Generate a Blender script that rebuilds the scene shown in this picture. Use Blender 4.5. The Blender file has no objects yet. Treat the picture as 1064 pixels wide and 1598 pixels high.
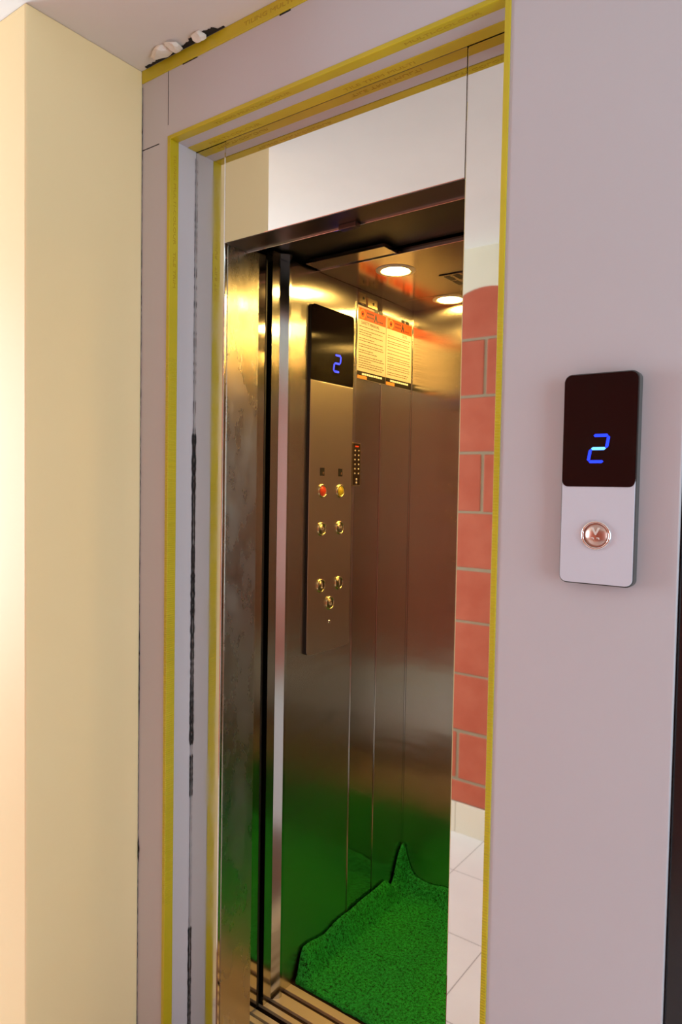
import bpy, bmesh, math, random
from mathutils import Vector, Matrix
random.seed(7)
sc = bpy.context.scene
COL = sc.collection
V = Vector

# ------------------------------------------------------------------ helpers
def lin(r, g, b):
    f = lambda c: (c / 255 / 12.92) if c / 255 <= 0.04045 else ((c / 255 + 0.055) / 1.055) ** 2.4
    return (f(r), f(g), f(b), 1)

def BM():
    return bmesh.new()

def box(bm, x0, x1, y0, y1, z0, z1, bevel=0.0, seg=2, mi=0):
    t = bmesh.new()
    bmesh.ops.create_cube(t, size=1)
    for v in t.verts:
        v.co = V(((x0 + x1) / 2 + v.co.x * (x1 - x0), (y0 + y1) / 2 + v.co.y * (y1 - y0), (z0 + z1) / 2 + v.co.z * (z1 - z0)))
    if bevel > 0:
        bmesh.ops.bevel(t, geom=list(t.edges), offset=bevel, segments=seg, profile=0.5, affect='EDGES')
    merge(bm, t, mi=mi)

def merge(bm, t, M=None, mi=0):
    if M is not None:
        bmesh.ops.transform(t, matrix=M, verts=list(t.verts))
    mp = {v: bm.verts.new(v.co) for v in t.verts}
    for f in t.faces:
        try:
            nf = bm.faces.new([mp[v] for v in f.verts])
            nf.material_index = mi
            nf.smooth = f.smooth
        except ValueError:
            pass
    t.free()

def frame(origin, u, v):
    u = V(u); v = V(v); n = u.cross(v)
    m = Matrix((u, v, n)).transposed().to_4x4()
    m.translation = V(origin)
    return m

def FRONT(x, y, z): return frame((x, y, z), (1, 0, 0), (0, 0, 1))      # faces -y
def LEFTW(x, y, z): return frame((x, y, z), (0, 1, 0), (0, 0, 1))      # faces +x
def UNDER(x, y, z): return frame((x, y, z), (1, 0, 0), (0, -1, 0))     # faces -z

def prism(bm, M, pts, z0, z1, bevel=0.0, mi=0):
    t = bmesh.new()
    a = [t.verts.new((p[0], p[1], z0)) for p in pts]
    b = [t.verts.new((p[0], p[1], z1)) for p in pts]
    n = len(pts)
    t.faces.new(list(reversed(a))); top = t.faces.new(b)
    for i in range(n):
        t.faces.new((a[i], a[(i + 1) % n], b[(i + 1) % n], b[i]))
    if bevel > 0:
        bmesh.ops.bevel(t, geom=list(top.edges), offset=bevel, segments=2, profile=0.5, affect='EDGES')
    merge(bm, t, M, mi)

def rrect(cx, cy, w, h, r, n=6):
    if not isinstance(r, (tuple, list)):
        r = (r,) * 4
    out = []
    cs = [(cx + w / 2, cy + h / 2, 0, r[0]), (cx - w / 2, cy + h / 2, 90, r[1]), (cx - w / 2, cy - h / 2, 180, r[2]), (cx + w / 2, cy - h / 2, 270, r[3])]
    sg = [(-1, -1), (1, -1), (1, 1), (-1, 1)]
    for (x, y, a0, rr), (sx, sy) in zip(cs, sg):
        if rr <= 0:
            out.append((x, y)); continue
        for k in range(n + 1):
            a = math.radians(a0 + 90 * k / n)
            out.append((x + sx * rr + rr * math.cos(a), y + sy * rr + rr * math.sin(a)))
    return out

def lathe(bm, M, prof, n=40, mi=0):
    t = bmesh.new()
    rings = []
    for (r, z) in prof:
        if r < 1e-6:
            rings.append([t.verts.new((0, 0, z))])
        else:
            rings.append([t.verts.new((r * math.cos(2 * math.pi * k / n), r * math.sin(2 * math.pi * k / n), z)) for k in range(n)])
    for A, B in zip(rings[:-1], rings[1:]):
        for k in range(n):
            k2 = (k + 1) % n
            if len(A) == 1 and len(B) == 1:
                continue
            if len(A) == 1:
                f = t.faces.new((A[0], B[k2], B[k]))
            elif len(B) == 1:
                f = t.faces.new((A[k], A[k2], B[0]))
            else:
                f = t.faces.new((A[k], A[k2], B[k2], B[k]))
            f.smooth = True
    bmesh.ops.recalc_face_normals(t, faces=list(t.faces))
    merge(bm, t, M, mi)

def text(bm, M, s, size, depth=0.0004, mi=0, sx=1.0, align='CENTER', shear=0.0):
    cu = bpy.data.curves.new('lettering', 'FONT')
    cu.body = s; cu.size = size; cu.extrude = depth; cu.align_x = align; cu.align_y = 'CENTER'; cu.shear = shear
    cu.resolution_u = 3
    o = bpy.data.objects.new('lettering', cu)
    me = bpy.data.meshes.new_from_object(o)
    t = bmesh.new(); t.from_mesh(me)
    for v in t.verts:
        v.co.x *= sx
    merge(bm, t, M, mi)
    bpy.data.objects.remove(o); bpy.data.curves.remove(cu); bpy.data.meshes.remove(me)

def obj(name, bm, mats, parent=None, smooth=False):
    bmesh.ops.recalc_face_normals(bm, faces=list(bm.faces))
    me = bpy.data.meshes.new(name)
    bm.to_mesh(me); bm.free()
    if not isinstance(mats, (list, tuple)):
        mats = [mats]
    for m in mats:
        me.materials.append(m)
    if smooth:
        for p in me.polygons:
            p.use_smooth = True
    o = bpy.data.objects.new(name, me)
    COL.objects.link(o)
    if parent is not None:
        o.parent = parent
        p, off = parent, V((0, 0, 0))
        while p is not None:
            off += p.location; p = p.parent
        o.location = -off
    return o

def tag(o, label=None, cat=None, group=None, kind=None):
    if label: o['label'] = label
    if cat: o['category'] = cat
    if group: o['group'] = group
    if kind: o['kind'] = kind
    return o

def thing(name, label, cat, loc, group=None):
    o = bpy.data.objects.new(name, None)
    o.empty_display_size = 0.05
    COL.objects.link(o)
    o.location = loc
    return tag(o, label, cat, group)

def struct(name, bm, m, label=None, cat=None):
    return tag(obj(name, bm, m), label, cat, None, 'structure')

def copy_tree(o, parent=None):
    c = o.copy(); COL.objects.link(c); c.parent = parent
    for ch in list(o.children):
        copy_tree(ch, c)
    return c

# ------------------------------------------------------------------ materials
def new_mat(name):
    m = bpy.data.materials.new(name); m.use_nodes = True
    nt = m.node_tree
    return m, nt, nt.nodes['Principled BSDF']

def plain(name, col, rough=0.5, metal=0.0, spec=0.5, emit=None, es=0.0, coat=0.0):
    m, nt, p = new_mat(name)
    p.inputs['Base Color'].default_value = col
    p.inputs['Roughness'].default_value = rough
    p.inputs['Metallic'].default_value = metal
    p.inputs['Specular IOR Level'].default_value = spec
    if coat: p.inputs['Coat Weight'].default_value = coat
    if emit:
        p.inputs['Emission Color'].default_value = emit
        p.inputs['Emission Strength'].default_value = es
    return m

def noise(nt, scale, detail=4, vec=None, rough=0.5):
    n = nt.nodes.new('ShaderNodeTexNoise')
    n.inputs['Scale'].default_value = scale; n.inputs['Detail'].default_value = detail
    n.inputs['Roughness'].default_value = rough
    if vec is not None: nt.links.new(vec, n.inputs['Vector'])
    return n

def coords(nt, scale=(1, 1, 1), loc=(0, 0, 0)):
    tc = nt.nodes.new('ShaderNodeTexCoord'); mp = nt.nodes.new('ShaderNodeMapping')
    nt.links.new(tc.outputs['Object'], mp.inputs['Vector'])
    mp.inputs['Scale'].default_value = scale; mp.inputs['Location'].default_value = loc
    return mp.outputs['Vector']

def ramp(nt, fac, stops):
    r = nt.nodes.new('ShaderNodeValToRGB')
    e = r.color_ramp.elements
    while len(e) < len(stops): e.new(0.5)
    for el, (pos, c) in zip(e, stops):
        el.position = pos; el.color = c
    nt.links.new(fac, r.inputs['Fac'])
    return r

def bump(nt, p, h, strength, dist=0.01):
    b = nt.nodes.new('ShaderNodeBump')
    b.inputs['Strength'].default_value = strength; b.inputs['Distance'].default_value = dist
    nt.links.new(h, b.inputs['Height']); nt.links.new(b.outputs['Normal'], p.inputs['Normal'])
    return b

def painted(name, c1, c2, rough=0.6, nscale=3, bstr=0.1, bscale=60, spec=0.4):
    m, nt, p = new_mat(name)
    v = coords(nt)
    n = noise(nt, nscale, 5, v)
    r = ramp(nt, n.outputs['Fac'], [(0.3, c1), (0.7, c2)])
    nt.links.new(r.outputs['Color'], p.inputs['Base Color'])
    p.inputs['Roughness'].default_value = rough
    p.inputs['Specular IOR Level'].default_value = spec
    n2 = noise(nt, bscale, 3, v)
    bump(nt, p, n2.outputs['Fac'], bstr, 0.002)
    return m

def steel(name, col, rough=0.05, aniso=0.0, wave=0.0, wscale=(3, 3, 3), smudge=0.0, sscale=12, metal=1.0):
    m, nt, p = new_mat(name)
    p.inputs['Base Color'].default_value = col
    p.inputs['Metallic'].default_value = metal
    p.inputs['Roughness'].default_value = rough
    if aniso:
        p.inputs['Anisotropic'].default_value = aniso
        c = nt.nodes.new('ShaderNodeCombineXYZ'); c.inputs[2].default_value = 1.0
        nt.links.new(c.outputs[0], p.inputs['Tangent'])
        p.inputs['Anisotropic Rotation'].default_value = 0.25
    if smudge:
        n = noise(nt, sscale, 6, coords(nt, (1, 1, 0.45)), 0.6)
        mr = nt.nodes.new('ShaderNodeMapRange')
        mr.inputs['From Min'].default_value = 0.35; mr.inputs['From Max'].default_value = 0.75
        mr.inputs['To Min'].default_value = rough; mr.inputs['To Max'].default_value = rough + smudge
        nt.links.new(n.outputs['Fac'], mr.inputs['Value']); nt.links.new(mr.outputs['Result'], p.inputs['Roughness'])
    if wave:
        n = noise(nt, 1.0, 2, coords(nt, wscale))
        bump(nt, p, n.outputs['Fac'], wave, 0.02)
    return m

M_TILE = painted('lilac_wall_tile', lin(194, 188, 191), lin(198, 191, 194), 0.45, 1.5, 0.03, 80)
M_REVEAL = painted('lilac_reveal_tile', lin(196, 190, 196), lin(202, 196, 200), 0.3, 1.5, 0.02, 80)
M_YELLOW = painted('yellow_wall_paint', lin(244, 220, 168), lin(247, 225, 175), 0.6, 2, 0.08, 90)
M_CEIL = painted('white_ceiling_paint', lin(220, 213, 209), lin(226, 219, 215), 0.8, 3, 0.1, 70)
M_PLASTER = painted('cream_plaster', lin(232, 224, 205), lin(238, 230, 212), 0.8, 4, 0.15, 50)
M_CHUNK = painted('broken_plaster', lin(226, 212, 196), lin(242, 235, 228), 0.95, 25, 0.6, 120)
M_BRICK = painted('red_hollow_brick', lin(188, 90, 66), lin(200, 106, 82), 0.8, 9, 0.3, 60)
M_MORTAR = painted('grey_mortar', lin(160, 150, 128), lin(172, 160, 138), 0.95, 20, 0.4, 80)
M_SKIRT = painted('cream_skirting_tile', lin(236, 228, 212), lin(240, 232, 218), 0.25, 3, 0.01, 40)
M_DARKGAP = plain('dark_gap', lin(28, 24, 24), 0.9)
M_SHAFT = plain('dark_shaft_concrete', lin(34, 30, 28), 0.95)
M_BLACKFR = plain('black_door_trim', lin(30, 22, 24), 0.25)
M_MIRROR = steel('mirror_steel', (0.80, 0.75, 0.70, 1), 0.025, 0, 0.012, (2.5, 2.5, 1.5))
M_JAMBL = steel('smeared_jamb_steel', (0.80, 0.76, 0.71, 1), 0.03, 0, 0.012, (2.5, 2.5, 1.5), 0.22, 14)
M_RETURN = steel('smudged_steel', (0.60, 0.56, 0.47, 1), 0.22, 0.8, 0.05, (14, 14, 3), 0.16, 16)
M_HAIR = steel('hairline_steel', (0.58, 0.55, 0.48, 1), 0.23, 0.88, 0.12, (3, 3, 9))
M_PANEL = steel('polished_wall_steel', (0.58, 0.55, 0.48, 1), 0.08, 0.6, 0.03, (3, 3, 6))
M_BACK = steel('back_wall_steel', (0.60, 0.57, 0.50, 1), 0.21, 0.92, 0.07, (2, 2, 9))
M_COPST = steel('control_plate_steel', (0.62, 0.57, 0.49, 1), 0.30, 0.5)
M_CEILST = steel('ceiling_mirror_bronze', (0.30, 0.27, 0.25, 1), 0.16, 0, 0.02, (4, 4, 4))
M_POST = steel('door_edge_steel', (0.50, 0.49, 0.46, 1), 0.16, 0.5)
M_DARKST = steel('dark_header_steel', (0.16, 0.13, 0.12, 1), 0.28)
M_TRANS = plain('black_transom', lin(14, 11, 10), 0.45)
M_RUBBER = plain('black_rubber', lin(22, 17, 17), 0.5)
M_ALU = steel('sill_aluminium', (0.86, 0.74, 0.50, 1), 0.40, 0.0, metal=0.35)
M_GROOVE = plain('sill_groove', lin(70, 50, 34), 0.6, 0.6)
M_GLASS = plain('black_display_glass', lin(10, 6, 6), 0.04, 0, 0.25)
M_CALLGL = plain('black_call_glass', lin(22, 6, 8), 0.12, 0, 0.35)
M_SILVER = plain('silver_white_plate', lin(208, 207, 216), 0.35, 0.0, 0.5)
M_HOUS = plain('dark_grey_housing', lin(78, 78, 76), 0.45)
M_BLUE = plain('blue_led', (0.0, 0.02, 0.9, 1), 0.5, emit=(0.010, 0.035, 1.0, 1), es=1.7)
M_BLUEHOT = plain('bright_blue_led', (0.1, 0.4, 1, 1), 0.5, emit=(0.10, 0.42, 1.0, 1), es=2.0)
M_BRASS = steel('brass_ring', (0.86, 0.72, 0.40, 1), 0.16)
M_CHROME = steel('chrome_ring', (0.86, 0.82, 0.80, 1), 0.10)
M_BTN = steel('button_face', (0.48, 0.40, 0.30, 1), 0.3)
M_BTNRED = plain('red_button_lens', lin(206, 66, 32), 0.35, emit=lin(210, 60, 30), es=0.15)
M_BTNYEL = plain('yellow_button_lens', lin(196, 168, 30), 0.35, emit=lin(210, 170, 30), es=0.12)
M_COPPER = steel('copper_button_face', (0.62, 0.42, 0.36, 1), 0.28)
M_GLYPH = plain('pale_glyph', lin(226, 214, 204), 0.4)
M_TAPE = plain('black_tape', lin(22, 16, 14), 0.5)
M_PAPER = plain('cream_paper', lin(190, 176, 160), 0.55, 0, 0.2)
M_ORANGE = plain('orange_print', lin(208, 72, 22), 0.55, 0, 0.2)
M_ORANGE2 = plain('pale_orange_print', lin(206, 132, 66), 0.55, 0, 0.2)
M_PRINT = plain('dark_print', lin(66, 54, 34), 0.6, 0, 0.2)
M_FOOT = plain('black_print', lin(26, 21, 17), 0.5, 0, 0.2)
M_WHITE = plain('white_print', lin(245, 240, 230), 0.4)
M_LAMPRING = plain('lamp_ring_white', lin(225, 215, 200), 0.4)
M_LAMP = plain('lamp_diffuser', (1, 0.8, 0.5, 1), 0.5, emit=(1.0, 0.60, 0.15, 1), es=165)
M_KEYS = plain('keypad_black', lin(42, 26, 14), 0.35)
M_FRAMEW = plain('white_window_frame', lin(225, 225, 225), 0.4)

# yellow plastic trim with fine embossed ridges
def trim_mat(name, axis):
    m, nt, p = new_mat(name)
    v = coords(nt)
    sep = nt.nodes.new('ShaderNodeSeparateXYZ'); nt.links.new(v, sep.inputs[0])
    n = noise(nt, 5, 4, v)
    r = ramp(nt, n.outputs['Fac'], [(0.3, lin(188, 168, 22)), (0.75, lin(206, 185, 34))])
    nt.links.new(r.outputs['Color'], p.inputs['Base Color'])
    p.inputs['Roughness'].default_value = 0.38
    mm = nt.nodes.new('ShaderNodeMath'); mm.operation = 'MULTIPLY'; mm.inputs[1].default_value = 2 * math.pi / 0.0052
    nt.links.new(sep.outputs[axis], mm.inputs[0])
    s = nt.nodes.new('ShaderNodeMath'); s.operation = 'SINE'; nt.links.new(mm.outputs[0], s.inputs[0])
    # ridges only between z = .65 and z = 1.85
    if axis == 2:
        lo = nt.nodes.new('ShaderNodeMath'); lo.operation = 'LESS_THAN'; lo.inputs[1].default_value = 1.80
        nt.links.new(sep.outputs[2], lo.inputs[0])
        hi = nt.nodes.new('ShaderNodeMath'); hi.operation = 'GREATER_THAN'; hi.inputs[1].default_value = 0.45
        nt.links.new(sep.outputs[2], hi.inputs[0])
        a = nt.nodes.new('ShaderNodeMath'); a.operation = 'MULTIPLY'; nt.links.new(lo.outputs[0], a.inputs[0]); nt.links.new(hi.outputs[0], a.inputs[1])
        b = nt.nodes.new('ShaderNodeMath'); b.operation = 'MULTIPLY'; nt.links.new(a.outputs[0], b.inputs[0]); nt.links.new(s.outputs[0], b.inputs[1])
        bump(nt, p, b.outputs[0], 0.35, 0.0012)
    return m
M_TRIMV = trim_mat('yellow_trim_ridged', 2)
M_TRIM = trim_mat('yellow_trim', 0)
M_TRIMTXT = plain('yellow_trim_lettering', lin(176, 146, 22), 0.45)

# floor tiles
def floor_mat():
    m, nt, p = new_mat('white_floor_tile')
    v = coords(nt)
    sep = nt.nodes.new('ShaderNodeSeparateXYZ'); nt.links.new(v, sep.inputs[0])
    def line(ch, x0, per):
        a = nt.nodes.new('ShaderNodeMath'); a.operation = 'SUBTRACT'; a.inputs[1].default_value = x0 - per * 20.5
        nt.links.new(sep.outputs[ch], a.inputs[0])
        b = nt.nodes.new('ShaderNodeMath'); b.operation = 'MODULO'; b.inputs[1].default_value = per; nt.links.new(a.outputs[0], b.inputs[0])
        c = nt.nodes.new('ShaderNodeMath'); c.operation = 'SUBTRACT'; c.inputs[1].default_value = per / 2; nt.links.new(b.outputs[0], c.inputs[0])
        d = nt.nodes.new('ShaderNodeMath'); d.operation = 'ABSOLUTE'; nt.links.new(c.outputs[0], d.inputs[0])
        e = nt.nodes.new('ShaderNodeMath'); e.operation = 'LESS_THAN'; e.inputs[1].default_value = 0.0016; nt.links.new(d.outputs[0], e.inputs[0])
        return e
    a = line(0, -1.213, 0.296); b = line(1, -1.16, 0.355)
    mx = nt.nodes.new('ShaderNodeMath'); mx.operation = 'MAXIMUM'; nt.links.new(a.outputs[0], mx.inputs[0]); nt.links.new(b.outputs[0], mx.inputs[1])
    n = noise(nt, 4, 5, v)
    r = ramp(nt, n.outputs['Fac'], [(0.3, lin(226, 220, 220)), (0.7, lin(234, 229, 228))])
    mix = nt.nodes.new('ShaderNodeMix'); mix.data_type = 'RGBA'
    nt.links.new(mx.outputs[0], mix.inputs['Factor']); nt.links.new(r.outputs['Color'], mix.inputs['A']); mix.inputs['B'].default_value = lin(150, 142, 140)
    nt.links.new(mix.outputs['Result'], p.inputs['Base Color'])
    p.inputs['Roughness'].default_value = 0.3
    return m
M_FLOOR = floor_mat()

def mat_mat():
    m, nt, p = new_mat('green_coil_mat')
    v = coords(nt)
    vo = nt.nodes.new('ShaderNodeTexVoronoi'); vo.inputs['Scale'].default_value = 210
    nt.links.new(v, vo.inputs['Vector'])
    n = noise(nt, 340, 1, v, 0.5)
    n2 = noise(nt, 120, 2, v)
    n3 = noise(nt, 5, 3, v)
    a1 = nt.nodes.new('ShaderNodeMath'); a1.operation = 'MULTIPLY'; nt.links.new(n.outputs['Fac'], a1.inputs[0]); nt.links.new(n2.outputs['Fac'], a1.inputs[1])
    r = ramp(nt, a1.outputs[0], [(0.13, lin(6, 50, 16)), (0.19, lin(22, 150, 50)), (0.36, lin(52, 204, 82))])
    hs = nt.nodes.new('ShaderNodeMix'); hs.data_type = 'RGBA'; hs.blend_type = 'MULTIPLY'; hs.inputs['Factor'].default_value = 1
    r2 = ramp(nt, n3.outputs['Fac'], [(0.35, (0.72, 0.86, 1.0, 1)), (0.65, (1.0, 1.0, 0.8, 1))])
    nt.links.new(r.outputs['Color'], hs.inputs['A']); nt.links.new(r2.outputs['Color'], hs.inputs['B'])
    nt.links.new(hs.outputs['Result'], p.inputs['Base Color'])
    p.inputs['Roughness'].default_value = 0.6
    p.inputs['Specular IOR Level'].default_value = 0.2
    ad = nt.nodes.new('ShaderNodeMath'); ad.operation = 'ADD'
    nt.links.new(n.outputs['Fac'], ad.inputs[0]); nt.links.new(vo.outputs['Distance'], ad.inputs[1])
    bump(nt, p, ad.outputs[0], 0.55, 0.004)
    return m
M_MAT = mat_mat()

# ------------------------------------------------------------------ dimensions (metres)
ZC = 2.508                      # lobby ceiling
XW = -1.4465                    # face of the yellow wall
XL, XR = -1.341, -0.496         # opening reveals
ZT = 2.317                      # opening head
YS = 0.080                      # steel frame plane
XJ, XK = -1.239, -0.6063        # clear door opening
ZH = 2.076                      # frame head soffit
XC = -1.309                     # lift car left wall
XCR = -0.490                    # lift car right wall
YB = 1.0855                     # lift car back wall
ZL = 2.135                      # lift car ceiling
YBR = -1.449                    # brick wall face
XEL, XER = -3.0, 1.5            # lobby ends

# ------------------------------------------------------------------ setting
b = BM()
box(b, -2.2, XL, 0, YS, -0.02, ZC)
box(b, XL, XR, 0, YS, ZT, ZC)
box(b, XR, -0.2045, 0, YS, -0.02, ZC, 0.002)
struct('wall_front', b, M_TILE, 'smooth lilac grey panelled wall around the lift opening', 'wall')
b = BM(); box(b, -0.104, XER, 0, YS, -0.02, ZC)
struct('wall_right', b, M_TILE, 'lilac grey wall past the black upright at the right edge', 'wall')
b = BM(); box(b, -0.203, -0.106, 0.006, 0.095, 0, ZC, 0.003)
struct('trim_1', b, M_BLACKFR, 'black upright strip at the right edge of the grey wall', 'trim')

b = BM(); box(b, -2.2, XW, -0.302, 0.0, 0, ZC, 0.004)
struct('wall_left', b, M_YELLOW, 'pale yellow painted wall end left of the lift', 'wall')
b = BM(); box(b, XEL - 0.1, XER + 0.1, -1.6, YS, ZC, ZC + 0.1)
struct('ceiling', b, M_CEIL, 'white painted ceiling with a broken edge above the lift', 'ceiling')
b = BM(); box(b, XEL - 0.1, XER + 0.1, -1.6, YS, -0.08, 0)
struct('floor', b, M_FLOOR, 'white square floor tiles mirrored in the steel jamb', 'floor')

# brick wall behind the photographer
b = BM()
box(b, XEL - 0.1, XER + 0.1, YBR - 0.12, YBR - 0.004, 0, ZC, mi=1)
zs = [0.0, -0.012 + 0.2295 - 0.0]
course_z = [(0.133, 0.224), (0.236, 0.436), (0.449, 0.686), (0.698, 0.917), (0.929, 1.144), (1.156, 1.388), (1.400, 1.642), (1.654, 1.882), (1.894, 2.123), (2.135, 2.345)]
offs = [0.0, 0.078, 0.165, 0.10, 0.165, 0.09, 0.165, 0.0, 0.165, 0.0, 0.165]
joint = [-1.10, -1.352, -1.10, -1.10, -1.10, -1.10, -1.266, -1.10, -1.264, -1.10]
for i, (z0, z1) in enumerate(course_z):
    x = joint[i] - 0.345 * 8
    while x < XER + 0.1:
        a0, a1 = max(x + 0.007, XEL - 0.1), min(x + 0.338, XER + 0.1)
        if a1 - a0 > 0.02:
            dz = random.uniform(-0.002, 0.002)
            box(b, a0, a1, YBR - 0.02, YBR + random.uniform(-0.001, 0.001), z0 + dz, z1 + dz, 0.003, 1, mi=0)
        x += 0.345
# cream plaster band above the bricks with a wavering lower edge
t = bmesh.new()
N = 180; low = []; 
xs = [XEL - 0.1 + (XER - XEL + 0.2) * k / N for k in range(N + 1)]
def edge(x):
    u = x + 1.27
    w = ((u + 0.35) % 0.7) - 0.35
    return 2.338 - 1.9 * w * w + 0.004 * math.sin(9 * x)
ring = []
for y in (YBR + 0.006, YBR - 0.02):
    ring.append(([t.verts.new((x, y, edge(x))) for x in xs], [t.verts.new((x, y, ZC)) for x in xs]))
for k in range(N):
    t.faces.new((ring[0][0][k], ring[0][0][k + 1], ring[0][1][k + 1], ring[0][1][k]))
    t.faces.new((ring[0][0][k], ring[1][0][k], ring[1][0][k + 1], ring[0][0][k + 1]))
merge(b, t, mi=2)
struct('wall_back', b, [M_BRICK, M_MORTAR, M_PLASTER], 'red hollow brick wall with grey mortar mirrored in the steel jamb', 'wall')
b = BM()
x = -1.35 - 0.33 * 5
while x < XER:
    box(b, max(x + 0.001, XEL), min(x + 0.329, XER), YBR, YBR + 0.011, 0, 0.131, 0.0015, 1)
    x += 0.33
struct('baseboard_back', b, M_SKIRT, 'cream tile skirting under the mirrored brick wall', 'baseboard')

# lobby ends with windows (daylight)
def end_wall(name, wname, x0, x1, wz0, wz1, wy0, wy1):
    b = BM()
    box(b, x0, x1, -1.6, wy0, 0, ZC); box(b, x0, x1, wy1, YS, 0, ZC)
    box(b, x0, x1, wy0, wy1, 0, wz0); box(b, x0, x1, wy0, wy1, wz1, ZC)
    struct(name, b, M_PLASTER, 'cream plastered end wall of the lobby with a window opening', 'wall')
    b = BM(); xm = (x0 + x1) / 2; f = 0.04
    box(b, xm - 0.02, xm + 0.02, wy0, wy0 + f, wz0, wz1, 0.003); box(b, xm - 0.02, xm + 0.02, wy1 - f, wy1, wz0, wz1, 0.003)
    box(b, xm - 0.02, xm + 0.02, wy0 + f, wy1 - f, wz0, wz0 + f, 0.003); box(b, xm - 0.02, xm + 0.02, wy0 + f, wy1 - f, wz1 - f, wz1, 0.003)
    ym = (wy0 + wy1) / 2
    box(b, xm - 0.015, xm + 0.015, ym - 0.015, ym + 0.015, wz0 + f, wz1 - f, 0.003)
    struct(wname, b, M_FRAMEW, 'white framed lobby window', 'window')
end_wall('wall_end_left', 'window_1', XEL - 0.1, XEL, 0.7, 2.25, -1.35, -0.36)
end_wall('wall_end_right', 'window_2', XER, XER + 0.1, 0.6, 2.2, -1.30, -0.15)

# lift shaft
b = BM()
box(b, -2.2, -2.1, YS, 1.4, -0.5, 2.7); box(b, 0.0, 0.1, YS + 0.02, 1.4, -0.5, 2.7)
box(b, -2.2, 0.1, 1.3, 1.4, -0.5, 2.7); box(b, -2.2, 0.1, YS, 1.4, 2.62, 2.7); box(b, -2.2, 0.1, YS, 1.4, -0.6, -0.5); box(b, -2.2, 0.1, 0.02, YS, -0.6, -0.081); box(b, -2.2, 0.1, 0.02, YS, ZC + 0.101, 2.7)
struct('wall_shaft', b, M_SHAFT, 'dark concrete lift shaft behind the door gap', 'wall')

b = BM(); box(b, XL + 0.002, XR - 0.002, -0.42, YS + 0.010, 0.0, 0.004, 0.001)
struct('trim_11', b, painted('brown_threshold_stone', lin(112, 74, 46), lin(128, 88, 56), 0.5, 9, 0.1, 60), 'brown stone strip on the floor before the lift, mirrored in the steel', 'threshold')

# yellow trims
b = BM(); box(b, XL - 0.009, XL + 0.0015, -0.003, 0.024, 0, ZT + 0.008, 0.0015)
text(b, frame((XL + 0.0016, 0.012, 2.285), (0, 0, -1), (0, 1, 0)), 'TILING MULTI-COLOUR   TILE TRIM', 0.0105, 0.0003, 1, 1.9, 'LEFT')
struct('trim_2', b, [M_TRIMV, M_TRIMTXT], 'yellow plastic edge trim standing down the left side of the opening', 'trim')
b = BM(); box(b, XL + 0.0015, XR + 0.0, -0.003, 0.021, ZT - 0.0015, ZT + 0.008, 0.0015)
text(b, UNDER(-1.20, 0.009, ZT - 0.0016), 'TILING MULTI-COLOUR', 0.0105, 0.0003, 1, 2.0, 'LEFT')
text(b, UNDER(-0.70, 0.009, ZT - 0.0016), 'MULTI-COLOUR', 0.0105, 0.0003, 1, 2.0, 'LEFT')
struct('trim_3', b, [M_TRIM, M_TRIMTXT], 'yellow plastic edge trim across the top front edge of the opening', 'trim')
b = BM(); box(b, XL + 0.0015, XR, 0.052, YS - 0.0005, ZT - 0.0015, ZT + 0.004, 0.001)
text(b, UNDER(-0.88, 0.067, ZT - 0.0016), 'TILE TRIM MULTI', 0.012, 0.0003, 1, 1.9, 'LEFT')
text(b, UNDER(-1.28, 0.067, ZT - 0.0016), 'MULTI-COLOUR', 0.012, 0.0003, 1, 1.9, 'LEFT')
struct('trim_4', b, [M_TRIM, M_TRIMTXT], 'second yellow trim under the opening head against the steel', 'trim')
b = BM(); box(b, XR - 0.0015, XR + 0.009, -0.003, 0.024, 0, ZC - 0.03, 0.0015)
struct('trim_5', b, M_TRIMV, 'yellow plastic edge trim down the right side of the opening', 'trim')
b = BM(); box(b, XW, XR + 0.3, -0.003, 0.003, 2.4775, ZC - 0.0005, 0.001)
text(b, FRONT(-1.10, -0.0031, 2.492), 'TILING MULTI-COLOUR TRIM', 0.013, 0.0003, 1, 1.7, 'LEFT')
struct('trim_6', b, [M_TRIM, M_TRIMTXT], 'yellow strip running along the top of the wall below the ceiling', 'trim')

# dark ragged gaps in the corners and hairline joints between wall panels
def ragged(bm, M, L, wfun, t=0.0006, n=120):
    tb = bmesh.new(); A = []; B = []
    for k in range(n + 1):
        s = L * k / n; w = wfun(k / n)
        A.append(tb.verts.new((s, -w * random.uniform(0.3, 0.7), 0))); B.append(tb.verts.new((s, w * random.uniform(0.3, 0.7), t)))
    for k in range(n):
        tb.faces.new((A[k], A[k + 1], B[k + 1], B[k]))
    merge(bm, tb, M)
def w1(u):
    base = 0.0008 + 0.0012 * random.random()
    z = ZC - 0.04 - u * 2.46
    if 2.25 < z < 2.40: base += 0.0022 * random.random()
    if 0.9 < z < 1.12: base += 0.0012
    if 0.53 < z < 0.60: base += 0.007 * (1 - abs(z - 0.56) / 0.035)
    return base
b = BM(); ragged(b, frame((XW + 0.0012, -0.0012, ZC - 0.04), (0, 0, -1), (1, 0, 0)), 2.46, w1, 0.0005, 300)
struct('trim_7', b, M_DARKGAP, 'ragged dark crack where the yellow wall meets the grey wall', 'crack')
def w2(u):
    z = 2.30 - u * 2.25
    if 1.62 < z < 2.28: return 0.0006 + 0.001 * (random.random() > 0.6)
    if 0.83 < z < 1.62: return 0.0052 + 0.0012 * math.sin(z * 17)
    if 0.70 < z < 0.80: return 0.0035
    if z < 0.35: return 0.004
    return 0.0008
b = BM(); ragged(b, frame((XL + 0.0012, YS - 0.0030, 2.30), (0, 0, -1), (0, 1, 0)), 2.25, w2, 0.0005, 300)
struct('trim_8', b, M_DARKGAP, 'dark open joint between the left reveal and the steel jamb', 'crack')
b = BM()
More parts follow.
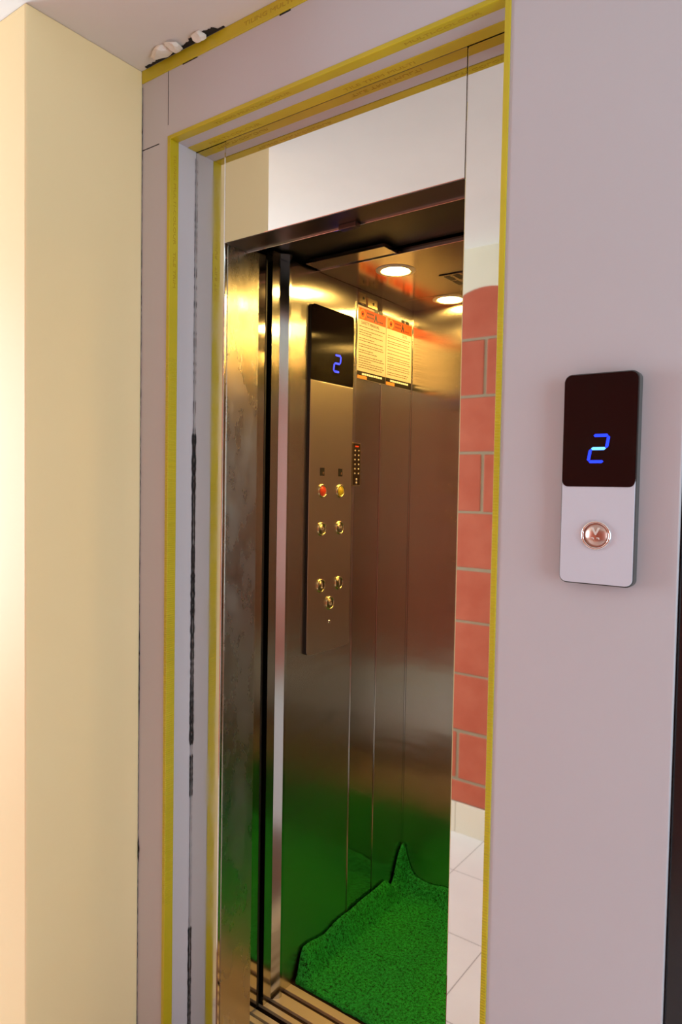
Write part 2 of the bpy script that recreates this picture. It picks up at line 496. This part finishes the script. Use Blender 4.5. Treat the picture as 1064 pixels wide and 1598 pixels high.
box(b, -1.3512, -1.3502, -0.0006, 0.002, 2.352, 2.478); box(b, -1.4455, -1.383, -0.0006, 0.002, 2.3155, 2.3175)
box(b, -1.0, -0.97, -0.0008, 0.002, 2.4745, 2.478); box(b, -1.30, -1.25, -0.0008, 0.002, 2.4755, 2.478)
struct('trim_9', b, M_DARKGAP, 'thin dark joints between the grey panels top left of the opening', 'joint')

# ------------------------------------------------------------------ broken plaster at the ceiling edge
b = BM()
random.seed(3)
t = bmesh.new(); N = 60; A = []; B = []
for k in range(N + 1):
    x = XW + 0.02 + 0.27 * k / N
    u = k / N
    w = 0.006 + 0.004 * random.random()
    if 0.62 < u < 0.92: w = 0.014 + 0.007 * random.random()
    elif 0.3 < u < 0.62: w = 0.007 + 0.008 * random.random()
    elif u >= 0.92: w = 0.006
    A.append(t.verts.new((x, -0.0035, ZC - 0.0008))); B.append(t.verts.new((x, -0.0035 - w, ZC - 0.0006)))
for k in range(N):
    t.faces.new((A[k], A[k + 1], B[k + 1], B[k]))
merge(b, t)
struct('trim_10', b, M_DARKGAP, 'dark ragged gap between the ceiling and the yellow strip', 'crack')

def chunk(x, y, z, s, seed, label):
    random.seed(seed)
    t = bmesh.new(); bmesh.ops.create_icosphere(t, subdivisions=3, radius=1)
    dirs = [(V((random.gauss(0, 1), random.gauss(0, 1), random.gauss(0, 1))).normalized(), random.uniform(0.55, 0.9)) for _ in range(9)]
    for v in t.verts:
        p = v.co.copy()
        for d, h in dirs:
            e = p.dot(d) - h
            if e > 0: p -= d * e
        p += V((random.uniform(-1, 1), random.uniform(-1, 1), random.uniform(-1, 1))) * 0.04
        v.co = V((p.x * s[0] + x, p.y * s[1] + y, p.z * s[2] + z))
    bb = BM(); merge(bb, t)
    return tag(obj('plaster_chunk', bb, M_CHUNK), label, 'plaster', 'broken plaster lumps at the ceiling edge')
chunk(-1.343, -0.030, ZC - 0.004, (0.038, 0.021, 0.009), 11, 'widest crumbling plaster lump at the ceiling edge nearest the yellow wall')
chunk(-1.298, -0.030, ZC - 0.006, (0.019, 0.026, 0.010), 12, 'middle crumbling plaster lump at the ceiling edge beside the dark gap')
chunk(-1.224, -0.020, ZC - 0.006, (0.018, 0.018, 0.010), 13, 'small square plaster lump at the right end of the dark ceiling gap')

# ------------------------------------------------------------------ landing door frame
fr = thing('lift_door_frame', 'mirror polished steel frame and head panel around the lift doorway', 'door frame', ((XJ + XK) / 2, YS + 0.02, 0))
b = BM(); box(b, XJ + 0.0005, XK - 0.0005, YS, YS + 0.078, ZH, ZT - 0.0005, 0.0012)
tag(obj('head_panel', b, M_MIRROR, fr), 'wide mirror steel panel above the doorway')
b = BM(); box(b, XL - 0.04, XJ, YS + 0.0006, YS + 0.012, 0, ZT, 0.0026)
jl = obj('jamb', b, M_JAMBL, fr); tag(jl, 'narrow left jamb reflecting the grey reveal')
b = BM(); box(b, XJ - 0.012, XJ + 0.0003, YS + 0.012, 0.202, 0, ZH + 0.008, 0.001)
tag(obj('jamb_return', b, M_RETURN, jl), 'smudged steel inner face')
b = BM(); box(b, XK, XR + 0.05, YS + 0.0006, YS + 0.012, 0, ZT, 0.0026)
jr = obj('jamb', b, M_MIRROR, fr); tag(jr, 'right jamb mirroring red bricks and white floor tiles')
b = BM(); box(b, XK - 0.0003, XK + 0.012, YS + 0.012, 0.202, 0, ZH + 0.008, 0.001)
obj('jamb_return', b, M_RETURN, jr)
b = BM(); box(b, XJ + 0.001, XK - 0.001, YS + 0.001, 0.158, ZH - 0.0012, ZH + 0.001, 0.0005)
tag(obj('head_soffit', b, M_DARKST, fr), 'dark shiny underside of the head panel')

b = BM(); box(b, XJ + 0.001, XK - 0.001, 0.1545, 0.1575, ZH - 0.0040, ZH - 0.0010, 0.0006)
tag(obj('edge_lip', b, M_CHROME, fr), 'thin bright back edge of the underside')

# landing door leaf, slid open
ld = thing('landing_door', 'slid open steel landing door leaf just inside the left jamb', 'door', (-1.6, 0.294, 0))
b = BM(); box(b, -1.95, -1.320, 0.270, 0.3165, 0.008, ZH + 0.05, 0.002)
obj('door_leaf', b, M_PANEL, ld)
b = BM(); box(b, -1.345, -1.3195, 0.3165, 0.3225, 0.008, ZH + 0.04, 0.001)
obj('rubber_seal', b, M_RUBBER, ld)

# landing header (dark track cover)
dh = thing('door_track_cover', 'black door track cover above the open lift doorway', 'track cover', (-0.92, 0.3, 2.2))
b = BM(); box(b, -1.36, -0.50, 0.165, 0.330, 2.150, 2.164, 0.001); box(b, -1.36, -0.50, 0.33, 0.52, 2.152, 2.166, 0.001)
obj('cover_plate', b, M_TRANS, dh)
b = BM(); box(b, -1.36, -0.50, 0.1590, 0.1645, 2.090, 2.3)
obj('fascia', b, M_TRANS, dh)
b = BM(); box(b, -0.940, -0.893, 0.136, 0.153, ZH - 0.012, ZH - 0.0013, 0.001)
tag(obj('bracket', b, M_DARKST, fr), 'small grey angle bracket')
b = BM(); box(b, -0.672, -0.666, 0.24, 0.30, 2.143, 2.151)
obj('slot_clip', b, M_RUBBER, dh)

# sills
def sill(name, label, ridges, y0, y1, x0, x1):
    s = thing(name, label, 'sill', ((x0 + x1) / 2, (y0 + y1) / 2, 0))
    b = BM(); box(b, x0, x1, y0, y1, -0.03, -0.010)
    obj('track_bed', b, M_GROOVE, s)
    for (a, c) in ridges:
        b = BM(); box(b, x0, x1, a, c, -0.0105, 0.0, 0.0008)
        obj('ridge', b, M_ALU, s)
sill('landing_sill', 'ridged metal landing sill on the lobby side of the dark gap', [(YS + 0.012, 0.195), (0.207, 0.226), (0.240, 0.262), (0.276, 0.292), (0.301, 0.318)], YS + 0.012, 0.319, -1.345, -0.50)
sill('car_sill', 'ridged metal lift car sill along the front edge of the green mat', [(0.340, 0.357), (0.375, 0.412), (0.429, 0.456)], 0.339, 0.458, -1.335, -0.49)

# ------------------------------------------------------------------ lift car
car = thing('lift_car', 'brushed steel lift car seen through the open doorway', 'lift car', (-0.9, 0.75, -0.03))
b = BM(); box(b, -1.34, XCR + 0.03, 0.459, YB + 0.03, -0.05, 0.0)
obj('car_floor', b, M_GROOVE, car)
# door post with angled front face
b = BM()
pts = [(-1.340, 0.339), (-1.3165, 0.339), (-1.3165, 0.371), (-1.2985, 0.390), (-1.2985, 0.399), (-1.307, 0.402), (-1.340, 0.402)]
prism(b, frame((0, 0, 0.0), (1, 0, 0), (0, 1, 0)), pts, 0.0, ZL + 0.01)
tag(obj('door_post', b, M_POST, car), 'bright narrow steel door post')
b = BM(); box(b, -1.334, XC, 0.400, 0.7355, 0.0, ZL, 0.0010)
cc = obj('control_column', b, M_HAIR, car)
b = BM(); box(b, -1.334, XC - 0.0010, 0.7365, 0.884, 0.0, ZL + 0.0, 0.0008)
obj('side_panel', b, M_PANEL, car)
b = BM(); box(b, -1.334, XC - 0.0006, 0.885, YB + 0.02, 0.0, ZL + 0.0, 0.0008)
obj('side_panel', b, M_BACK, car)
b = BM(); box(b, XC - 0.02, XCR + 0.02, YB, YB + 0.02, 0.0, ZL + 0.02)
obj('back_panel', b, M_BACK, car)
b = BM(); box(b, XCR, XCR + 0.02, 0.46, YB, 0.0, ZL + 0.01)
obj('side_panel', b, M_PANEL, car)
b = BM(); box(b, -0.575, XCR + 0.02, 0.40, 0.458, 0.0, ZL + 0.01, 0.001)
obj('front_return', b, M_HAIR, car)
b = BM(); box(b, XC + 0.0004, XCR, 0.525, 0.953, ZL, ZL + 0.012, 0.0008)
cp = obj('ceiling_panel', b, M_CEILST, car)
b = BM(); box(b, XC + 0.0004, XCR, 0.9545, YB, ZL - 0.0010, ZL + 0.012, 0.0008)
obj('ceiling_panel', b, M_CEILST, car)
b = BM(); box(b, -1.296, -1.028, 0.457, 0.5235, ZL - 0.0005, ZL + 0.010, 0.0008)
tag(obj('front_strip', b, M_CEILST, car), 'short mirror strip ahead of the car ceiling')
b = BM(); box(b, -1.026, XCR, 0.5222, 0.5248, ZL - 0.0035, ZL + 0.006, 0.0006); box(b, XC + 0.001, -1.026, 0.5222, 0.5248, ZL - 0.0035, ZL - 0.0007, 0.0005)
tag(obj('ceiling_edge', b, M_CHROME, car), 'thin bright front edge of the car ceiling')
for (ya, yb, th) in ((0.7325, 0.7372, 0.0030), (0.8825, 0.8862, 0.0022), (1.0815, 1.0850, 0.0028)):
    b = BM(); box(b, XC - 0.001, XC + th, ya, yb, 0.0, 1.8465 if ya > 0.8 and ya < 1 else ZL - 0.001, 0.0010, 2)
    tag(obj('seam_strip', b, M_POST, car), 'thin bright vertical seam strip')
# vent grille
b = BM(); box(b, -1.03, -0.77, 0.762, 0.885, ZL - 0.003, ZL - 0.0002, 0.001)
vg = tag(obj('vent_grille', b, M_CEILST, car), 'slotted ceiling vent')
for j in range(2):
    for k in range(8):
        b = BM(); x0 = -1.018 + k * 0.031
        box(b, x0, x0 + 0.020, 0.772 + j * 0.056, 0.818 + j * 0.056, ZL - 0.0036, ZL - 0.0028)
        obj('slot', b, M_TRANS, vg)
# wall brackets above notices
for (y0, y1, z0, z1) in ((0.744, 0.782, 2.092, 2.124), (0.792, 0.850, 2.086, 2.116)):
    b = BM(); box(b, XC - 0.002, XC + 0.003, y0, y1, z0, z1, 0.0008)
    br = obj('wall_bracket', b, M_BRASS, car)
    b = BM(); lathe(b, LEFTW(XC + 0.003, (y0 + y1) / 2 + 0.004, (z0 + z1) / 2), [(0.0045, 0), (0.0045, 0.0006), (0, 0.0006)], 16)
    obj('screw_hole', b, M_RUBBER, br)

# recessed downlights
def make_light(x, y, label):
    t = thing('downlight', label, 'ceiling light', (x, y, ZL), 'round downlights in the lift car ceiling')
    b = BM(); lathe(b, UNDER(x, y, ZL), [(0.041, 0.0), (0.041, 0.0025), (0.046, 0.004), (0.058, 0.002), (0.059, -0.0005)], 48)
    obj('trim_ring', b, M_LAMPRING, t)
    b = BM(); lathe(b, UNDER(x, y, ZL), [(0.0, 0.0022), (0.0408, 0.0022)], 48)
    obj('diffuser', b, M_LAMP, t)
    return t
L0 = make_light(-1.112, 0.650, 'glowing round downlight near the front of the lift car ceiling')
for (x, y, lab) in ((-1.125, 1.018, 'second glowing downlight at the back, half hidden by the right jamb'),
                    (-0.690, 0.650, 'assumed downlight at the front right of the ceiling, unseen behind the right jamb'),  # right-hand pair is assumed and unseen; it adds light inside the car
                    (-0.690, 1.018, 'assumed downlight at the back right of the ceiling, unseen behind the right jamb')):
    c = copy_tree(L0); c.location = (x, y, ZL); c['label'] = lab

# ------------------------------------------------------------------ control panel in car
XP = -1.297
cop = thing('control_panel', 'tall slim lift control panel with dark glass top on the left car wall', 'control panel', (XC, 0.6, 0.99))
P0, P1, Z0, Z1, ZG = 0.490, 0.704, 0.989, 2.033, 1.810
cy = (P0 + P1) / 2
b = BM(); prism(b, LEFTW(XC, 0, 0), rrect(cy, (Z0 + ZG) / 2, P1 - P0, ZG - Z0, (0, 0, 0.012, 0.012)), 0.0098, XP - XC, 0.0008)
obj('face_plate', b, M_COPST, cop)
b = BM(); prism(b, LEFTW(XC, 0, 0), rrect(cy, (ZG + 0.0005 + Z1) / 2, P1 - P0, Z1 - ZG - 0.001, (0.012, 0.012, 0.010, 0.010)), 0.0098, XP - XC + 0.0006, 0.0008)
obj('display_glass', b, M_GLASS, cop)
b = BM(); prism(b, LEFTW(XC, 0, 0), rrect(cy, (Z0 + Z1) / 2, P1 - P0 - 0.001, Z1 - Z0 - 0.001, 0.0115), 0.0003, 0.0100)
obj('back_box', b, M_RUBBER, cop)

def digit2(bm, M, w, h, th, shear=0.14, parts='all'):
    """seven segment 2"""
    def seg_h(cy):
        L = w / 2 - th * 0.15
        p = [(-L, cy), (-L + th / 2, cy + th / 2), (L - th / 2, cy + th / 2), (L, cy), (L - th / 2, cy - th / 2), (-L + th / 2, cy - th / 2)]
        return p
    def seg_v(cx, c0, c1):
        return [(cx, c0 + th * 0.15), (cx + th / 2, c0 + th * 0.6), (cx + th / 2, c1 - th * 0.6), (cx, c1 - th * 0.15), (cx - th / 2, c1 - th * 0.6), (cx - th / 2, c0 + th * 0.6)]
    S = []
    if parts in ('all', 'rim'):
        S += [seg_h(h / 2), seg_h(-h / 2), seg_v(w / 2, 0, h / 2), seg_v(-w / 2, -h / 2, 0)]
    if parts in ('all', 'mid'):
        S += [seg_h(0)]
    for s in S:
        prism(bm, M, [(x + shear * y, y) for x, y in s], 0, 0.0004)
b = BM(); digit2(b, LEFTW(XP + 0.0008, 0.617, 1.874), 0.030, 0.050, 0.006)
tag(obj('digit', b, M_BLUE, cop), 'glowing blue 2')

def cop_button(y, z, face, glyph=None, gsize=0.018, label=None):
    M = LEFTW(XP, y, z)
    b = BM(); lathe(b, M, [(0.0205, 0.0), (0.0215, 0.002), (0.0195, 0.0048), (0.0170, 0.0050), (0.0160, 0.003)], 36)
    r = obj('button', b, M_BRASS, cop)
    if label: tag(r, label)
    b = BM(); lathe(b, M, [(0.0162, 0.0012), (0.0158, 0.0034), (0.0, 0.0038)], 36)
    obj('button_cap', b, face, r)
    if glyph:
        b = BM(); text(b, LEFTW(XP + 0.0040, y, z), glyph, gsize, 0.0003)
        obj('button_symbol', b, M_GLYPH, r)
cop_button(0.552, 1.482, M_BTNRED, None, label='red alarm button')
cop_button(0.643, 1.482, M_BTNYEL, None, label='yellow button')
cop_button(0.551, 1.367, M_BTN, '<>', label='door open button')
cop_button(0.643, 1.367, M_BTN, '><', label='door close button')
cop_button(0.552, 1.194, M_BTN, '2', 0.022, label='floor button marked 2')
cop_button(0.643, 1.194, M_BTN, '1', 0.022, label='floor button marked 1')
cop_button(0.598, 1.136, M_BTN, 'G', 0.022, label='lowest floor button, below the other two')
for y in (0.551, 0.643):
    b = BM(); prism(b, LEFTW(XP, y, 1.540), rrect(0, 0, 0.021, 0.024, 0.001), 0, 0.0008)
    w = obj('indicator_window', b, M_RUBBER, cop)
    b = BM(); prism(b, LEFTW(XP + 0.0008, y + 0.004, 1.5365), rrect(0, 0, 0.006, 0.008, 0.001), 0, 0.0004)
    obj('indicator_symbol', b, M_BRASS, w)
b = BM(); lathe(b, LEFTW(XP, 0.598, 1.077), [(0.0055, 0), (0.005, 0.002), (0, 0.0026)], 20)
obj('screw', b, M_CHROME, cop)

# keypad / card reader strip
kp = thing('keypad', 'narrow dark keypad strip beside the control panel, on the panel seam', 'keypad', (XC, 0.739, 1.50))
b = BM(); prism(b, LEFTW(XC, 0.7390, 1.5685), rrect(0, 0, 0.046, 0.140, 0.002), 0.0, 0.006, 0.0008)
obj('bezel', b, M_BTN, kp)
b = BM(); prism(b, LEFTW(XC, 0.7390, 1.5685), rrect(0, 0, 0.039, 0.133, 0.001), 0.0058, 0.0066)
obj('key_face', b, M_KEYS, kp)
for c_ in range(2):
    for k in range(6):
        b = BM(); lathe(b, LEFTW(XC + 0.0066, 0.7290 + c_ * 0.0205, 1.613 - k * 0.0148), [(0.0030, 0), (0.0030, 0.0005), (0, 0.0006)], 12)
        obj('key', b, M_GLYPH, kp)
for z in (1.520, 1.509):
    b = BM(); lathe(b, LEFTW(XC + 0.0066, 0.7390, z), [(0.0042, 0), (0.0042, 0.0005), (0, 0.0006)], 12)
    obj('key', b, M_GLYPH, kp)
b = BM(); prism(b, LEFTW(XC + 0.0066, 0.7390, 1.6265), rrect(0, 0, 0.020, 0.0045, 0.001), 0, 0.0005)
tag(obj('status_light', b, M_BTNRED, kp), 'small red bar')

# ------------------------------------------------------------------ safety notices
def notice(y0, y1, label, head, hx, seed):
    random.seed(seed)
    z1, zb, z0 = 2.083, 1.873, 1.848
    t = thing('safety_notice', label, 'notice', (XC, (y0 + y1) / 2, z0), 'printed safety notices on the car wall')
    W_ = y1 - y0; yc = (y0 + y1) / 2; X = XC
    b = BM(); prism(b, LEFTW(X, 0, 0), rrect(yc, (z1 + z0) / 2, W_, z1 - z0, 0.0005), 0, 0.0009)
    obj('sheet', b, M_PAPER, t)
    def bar(bm, ya, yb, za, zb_, lift=0.0009):
        prism(bm, LEFTW(X, 0, 0), [(ya, za), (yb, za), (yb, zb_), (ya, zb_)], lift, lift + 0.0002)
    b = BM(); bar(b, y0 + 0.004, y1 - 0.002, 2.040, 2.077)
    hb = obj('header_band', b, M_ORANGE, t)
    b = BM(); lathe(b, LEFTW(X + 0.0011, y0 + 0.028, 2.058), [(0.017, 0), (0.017, 0.0002), (0.010, 0.0002), (0.010, 0)], 24)
    bar(b, y0 + 0.004, y0 + 0.012, 2.042, 2.076, 0.0011)
    obj('emblem', b, M_ORANGE2, hb)
    b = BM()
    lathe(b, LEFTW(X + 0.0011, y0 + 0.029, 2.058), [(0.0045, 0), (0.0045, 0.0003), (0, 0.0003)], 16)
    obj('emblem_centre', b, M_FOOT, hb)
    b = BM()
    for za in (2.066, 2.054):
        for k in range(5):
            bar(b, y0 + 0.054 + k * 0.008, y0 + 0.060 + k * 0.008, za - 0.003, za + 0.003, 0.0011)
    obj('header_print', b, M_FOOT, hb)
    b = BM()
    prism(b, LEFTW(X, 0, 0), [(y0 + 0.094, 2.044), (y0 + 0.101, 2.044), (y0 + 0.106, 2.056), (y0 + 0.111, 2.044), (y0 + 0.118, 2.044), (y0 + 0.108, 2.072), (y0 + 0.104, 2.072)], 0.0011, 0.0013)
    obj('header_letter', b, M_FOOT, hb)
    b = BM()
    for k in range(5):
        bar(b, y0 + 0.120 + k * 0.006, y0 + 0.1245 + k * 0.006, 2.047, 2.052, 0.0011)
    obj('header_print', b, M_FOOT, hb)
    b = BM()
    text(b, LEFTW(X + 0.0010, y0 + hx, 2.030), head, 0.014, 0.0002)
    obj('heading', b, M_PRINT, t)
    b = BM(); z = 2.018
    while z > 1.884:
        L = W_ - 0.03 if random.random() > 0.35 else random.uniform(0.06, W_ - 0.03)
        y = y0 + 0.010
        while y < y0 + 0.010 + L:
            w = random.uniform(0.006, 0.016)
            bar(b, y, min(y + w, y1 - 0.006), z - 0.0011, z + 0.0011); y += w + 0.0025
        z -= 0.0075 if random.random() > 0.25 else 0.0115
    obj('small_print', b, M_PRINT, t)
    b = BM(); bar(b, y0, y1, z0 + 0.0005, zb)
    fb = obj('footer_band', b, M_FOOT, t)
    b = BM()
    for k in range(9):
        bar(b, y0 + 0.030 + k * 0.0135, y0 + 0.041 + k * 0.0135, 1.862, 1.868, 0.0011)
    obj('footer_print', b, M_WHITE, fb)
    b = BM(); bar(b, y0 + 0.004, y0 + 0.058, z0 + 0.0005, z0 + 0.011, 0.0011)
    obj('footer_mark', b, M_ORANGE2, fb)
    for k in range(2):
        b = BM(); prism(b, LEFTW(X, 0, 0), rrect(y1 - 0.062 + k * 0.028, z1 - 0.001, 0.022, 0.012, 0.0005), 0.0009, 0.0014)
        obj('tape_strip', b, M_TAPE, t)
notice(0.738, 0.9075, 'left cream and orange safety notice taped beside the control column', 'SAFETY MANUAL', 0.075, 5)
notice(0.910, 1.080, 'right cream and orange safety notice taped in the back corner', "DO'S", 0.120, 6)

# ------------------------------------------------------------------ green mat
random.seed(21)
def smooth(u):
    u = max(0.0, min(1.0, u)); return u * u * (3 - 2 * u)
b = BM()
NX, NY = 200, 150
mx0, mx1, my0, my1 = -1.2985, -0.494, 0.462, 1.079
from mathutils import noise as mn
rows = []
for j in range(NY + 1):
    row = []
    for i in range(NX + 1):
        u, w = i / NX, j / NY
        # finer spacing next to the walls
        x = mx0 + (mx1 - mx0) * (u ** 1.25)
        y = my1 - (my1 - my0) * ((1 - w) ** 1.25)
        dl = x - mx0; db = my1 - y; df = y - my0
        n = mn.noise(V((y * 9, 3.1, 0))); n2 = mn.noise(V((x * 9, 7.7, 0)))
        hl = (0.072 + 0.016 * n) * smooth(1 - dl / (0.050 + 0.012 * n)) * smooth(df / 0.045 + 0.1)
        hb = (0.056 + 0.018 * n2) * smooth(1 - db / (0.045 + 0.01 * n2))
        corner = 0.088 * math.exp(-((dl - 0.004) / 0.026) ** 2 - (db / 0.050) ** 2)
        dip = 0.045 * math.exp(-((dl) / 0.03) ** 2 - ((db - 0.075) / 0.026) ** 2)
        z = 0.016 + max(hl, hb) + corner - dip * 0.8 + 0.0035 * mn.noise(V((x * 14, y * 14, 1)))
        if df < 0.02: z -= 0.004 * (1 - df / 0.02)
        z += 0.0022 * mn.noise(V((x * 190, y * 190, 2)))
        xx = x - 0.004 * smooth(hl / 0.07) ; yy = y + 0.003 * smooth(hb / 0.06)
        yy += (0.004 * mn.noise(V((x * 30, 1, 5))) if df < 0.05 else 0)
        row.append(b.verts.new((max(xx, -1.3035), min(yy, YB - 0.004), z)))
    rows.append(row)
for j in range(NY):
    for i in range(NX):
        b.faces.new((rows[j][i], rows[j][i + 1], rows[j + 1][i + 1], rows[j + 1][i]))
bnd = [e for e in b.edges if e.is_boundary]
# curled edge has thickness: underside copy
ex = bmesh.ops.extrude_edge_only(b, edges=bnd)
for v in [g for g in ex['geom'] if isinstance(g, bmesh.types.BMVert)]:
    v.co.z = max(0.002, v.co.z - 0.014)
m_ = obj('floor_mat', b, M_MAT, smooth=True)
tag(m_, 'bright green coil mat with curled up edges on the lift car floor', 'mat')

# ------------------------------------------------------------------ call panel on lobby wall
cpn = thing('call_panel', 'lift call panel with black display showing a blue 2 on the grey wall', 'call panel', (-0.3175, 0, 1.35))
cxx, cz = -0.3175, 1.516
W_, H_ = 0.109, 0.322
b = BM(); prism(b, FRONT(cxx, 0, cz), rrect(0, 0, W_ + 0.003, H_ + 0.004, 0.011), 0.0, 0.0185, 0.001)
obj('housing', b, M_HOUS, cpn)
zsplit = 1.5045
b = BM(); prism(b, FRONT(cxx, 0, 0), rrect(0, (cz - H_ / 2 + zsplit + 0.012) / 2, W_, zsplit + 0.012 - (cz - H_ / 2), (0, 0, 0.010, 0.010)), 0.0185, 0.0212, 0.0006)
obj('face_plate', b, M_SILVER, cpn)
b = BM(); prism(b, FRONT(cxx, 0, 0), rrect(0, (cz + H_ / 2 + zsplit) / 2, W_, cz + H_ / 2 - zsplit, (0.010, 0.010, 0.009, 0.009), 8), 0.0190, 0.0222, 0.0005)
gl = tag(obj('display_glass', b, M_CALLGL, cpn), 'dark display window')
b = BM(); digit2(b, FRONT(cxx, -0.0223, 1.5630), 0.0235, 0.040, 0.0046, 0.16, 'rim')
obj('digit', b, M_BLUE, gl)
b = BM(); digit2(b, FRONT(cxx, -0.0223, 1.5630), 0.0235, 0.040, 0.0046, 0.16, 'mid')
obj('digit_bar', b, M_BLUEHOT, gl)
b = BM(); lathe(b, FRONT(cxx, -0.0212, 1.430), [(0.0225, -0.001), (0.0228, 0.0016), (0.0208, 0.0034), (0.0190, 0.0030), (0.0186, 0.0012)], 48)
bt = tag(obj('button', b, M_CHROME, cpn), 'round copper coloured down button')
b = BM(); lathe(b, FRONT(cxx, -0.0212, 1.430), [(0.0188, 0.0004), (0.0184, 0.0018), (0.0, 0.0024)], 48)
obj('button_cap', b, M_COPPER, bt)
b = BM()
MF = FRONT(cxx, -0.0232, 1.4335)
prism(b, MF, [(-0.0075, 0.0085), (-0.0035, 0.0085), (0.0, 0.0012), (0.0, -0.003), (-0.0010, -0.003)], 0, 0.0008)
prism(b, MF, [(0.0065, 0.0085), (0.0030, 0.0085), (0.0, 0.0012), (0.0, -0.003), (0.0008, -0.003)], 0, 0.0008)
prism(b, MF, [(-0.0070, -0.0068), (-0.0030, -0.0068), (-0.0022, -0.0100), (-0.0036, -0.0100), (-0.0040, -0.0082), (-0.0070, -0.0082)], 0, 0.0006)
prism(b, MF, [(0.0012, -0.0068), (0.0055, -0.0068), (0.0062, -0.0100), (0.0046, -0.0100), (0.0042, -0.0082), (0.0012, -0.0082)], 0, 0.0006)
obj('button_symbol', b, M_GLYPH, bt)

# ------------------------------------------------------------------ light
w = bpy.data.worlds.new('daylight'); sc.world = w; w.use_nodes = True
bg = w.node_tree.nodes['Background']
bg.inputs['Color'].default_value = (0.82, 0.90, 1.0, 1); bg.inputs['Strength'].default_value = 1.2

def area(name, loc, rot, sx, sy, power, col):
    l = bpy.data.lights.new(name, 'AREA'); l.shape = 'RECTANGLE'; l.size = sx; l.size_y = sy; l.energy = power; l.color = col
    o = bpy.data.objects.new(name, l); COL.objects.link(o); o.location = loc; o.rotation_euler = rot
    return o
area('window_daylight', (XEL - 0.12, -0.855, 1.475), (0, math.radians(-90), 0), 1.5, 0.95, 58, (0.63, 0.88, 1.0))
area('window_daylight', (XER + 0.12, -0.725, 1.40), (0, math.radians(90), 0), 1.55, 1.10, 27, (0.60, 0.86, 1.0))

# ------------------------------------------------------------------ camera
F, YAW, PIT, ROLL = 1089.73, math.radians(36.2618), math.radians(-2.1838), math.radians(0.97781)
f = V((-math.sin(YAW) * math.cos(PIT), math.cos(YAW) * math.cos(PIT), math.sin(PIT)))
rt = V((math.cos(YAW), math.sin(YAW), 0)); up = rt.cross(f)
r2 = math.cos(ROLL) * rt + math.sin(ROLL) * up; u2 = -math.sin(ROLL) * rt + math.cos(ROLL) * up
cam = bpy.data.cameras.new('camera'); co = bpy.data.objects.new('camera', cam); COL.objects.link(co)
mw = Matrix((r2, u2, -f)).transposed().to_4x4(); mw.translation = V((0, -1.11767, 1.5))
co.matrix_world = mw
cam.sensor_fit = 'VERTICAL'; cam.sensor_height = 36; cam.sensor_width = 36 * 1064 / 1598
cam.lens = F * 36 / 1598; cam.clip_start = 0.02
sc.camera = co
sc.view_settings.view_transform = 'Standard'; sc.view_settings.look = 'None'; sc.view_settings.gamma = 1
sc.view_settings.use_curve_mapping = False
sc.view_settings.exposure = 0.17
sc.cycles.max_bounces = 20; sc.cycles.glossy_bounces = 16; sc.cycles.diffuse_bounces = 6
sc.cycles.use_denoising = True
sc.cycles.sample_clamp_indirect = 80
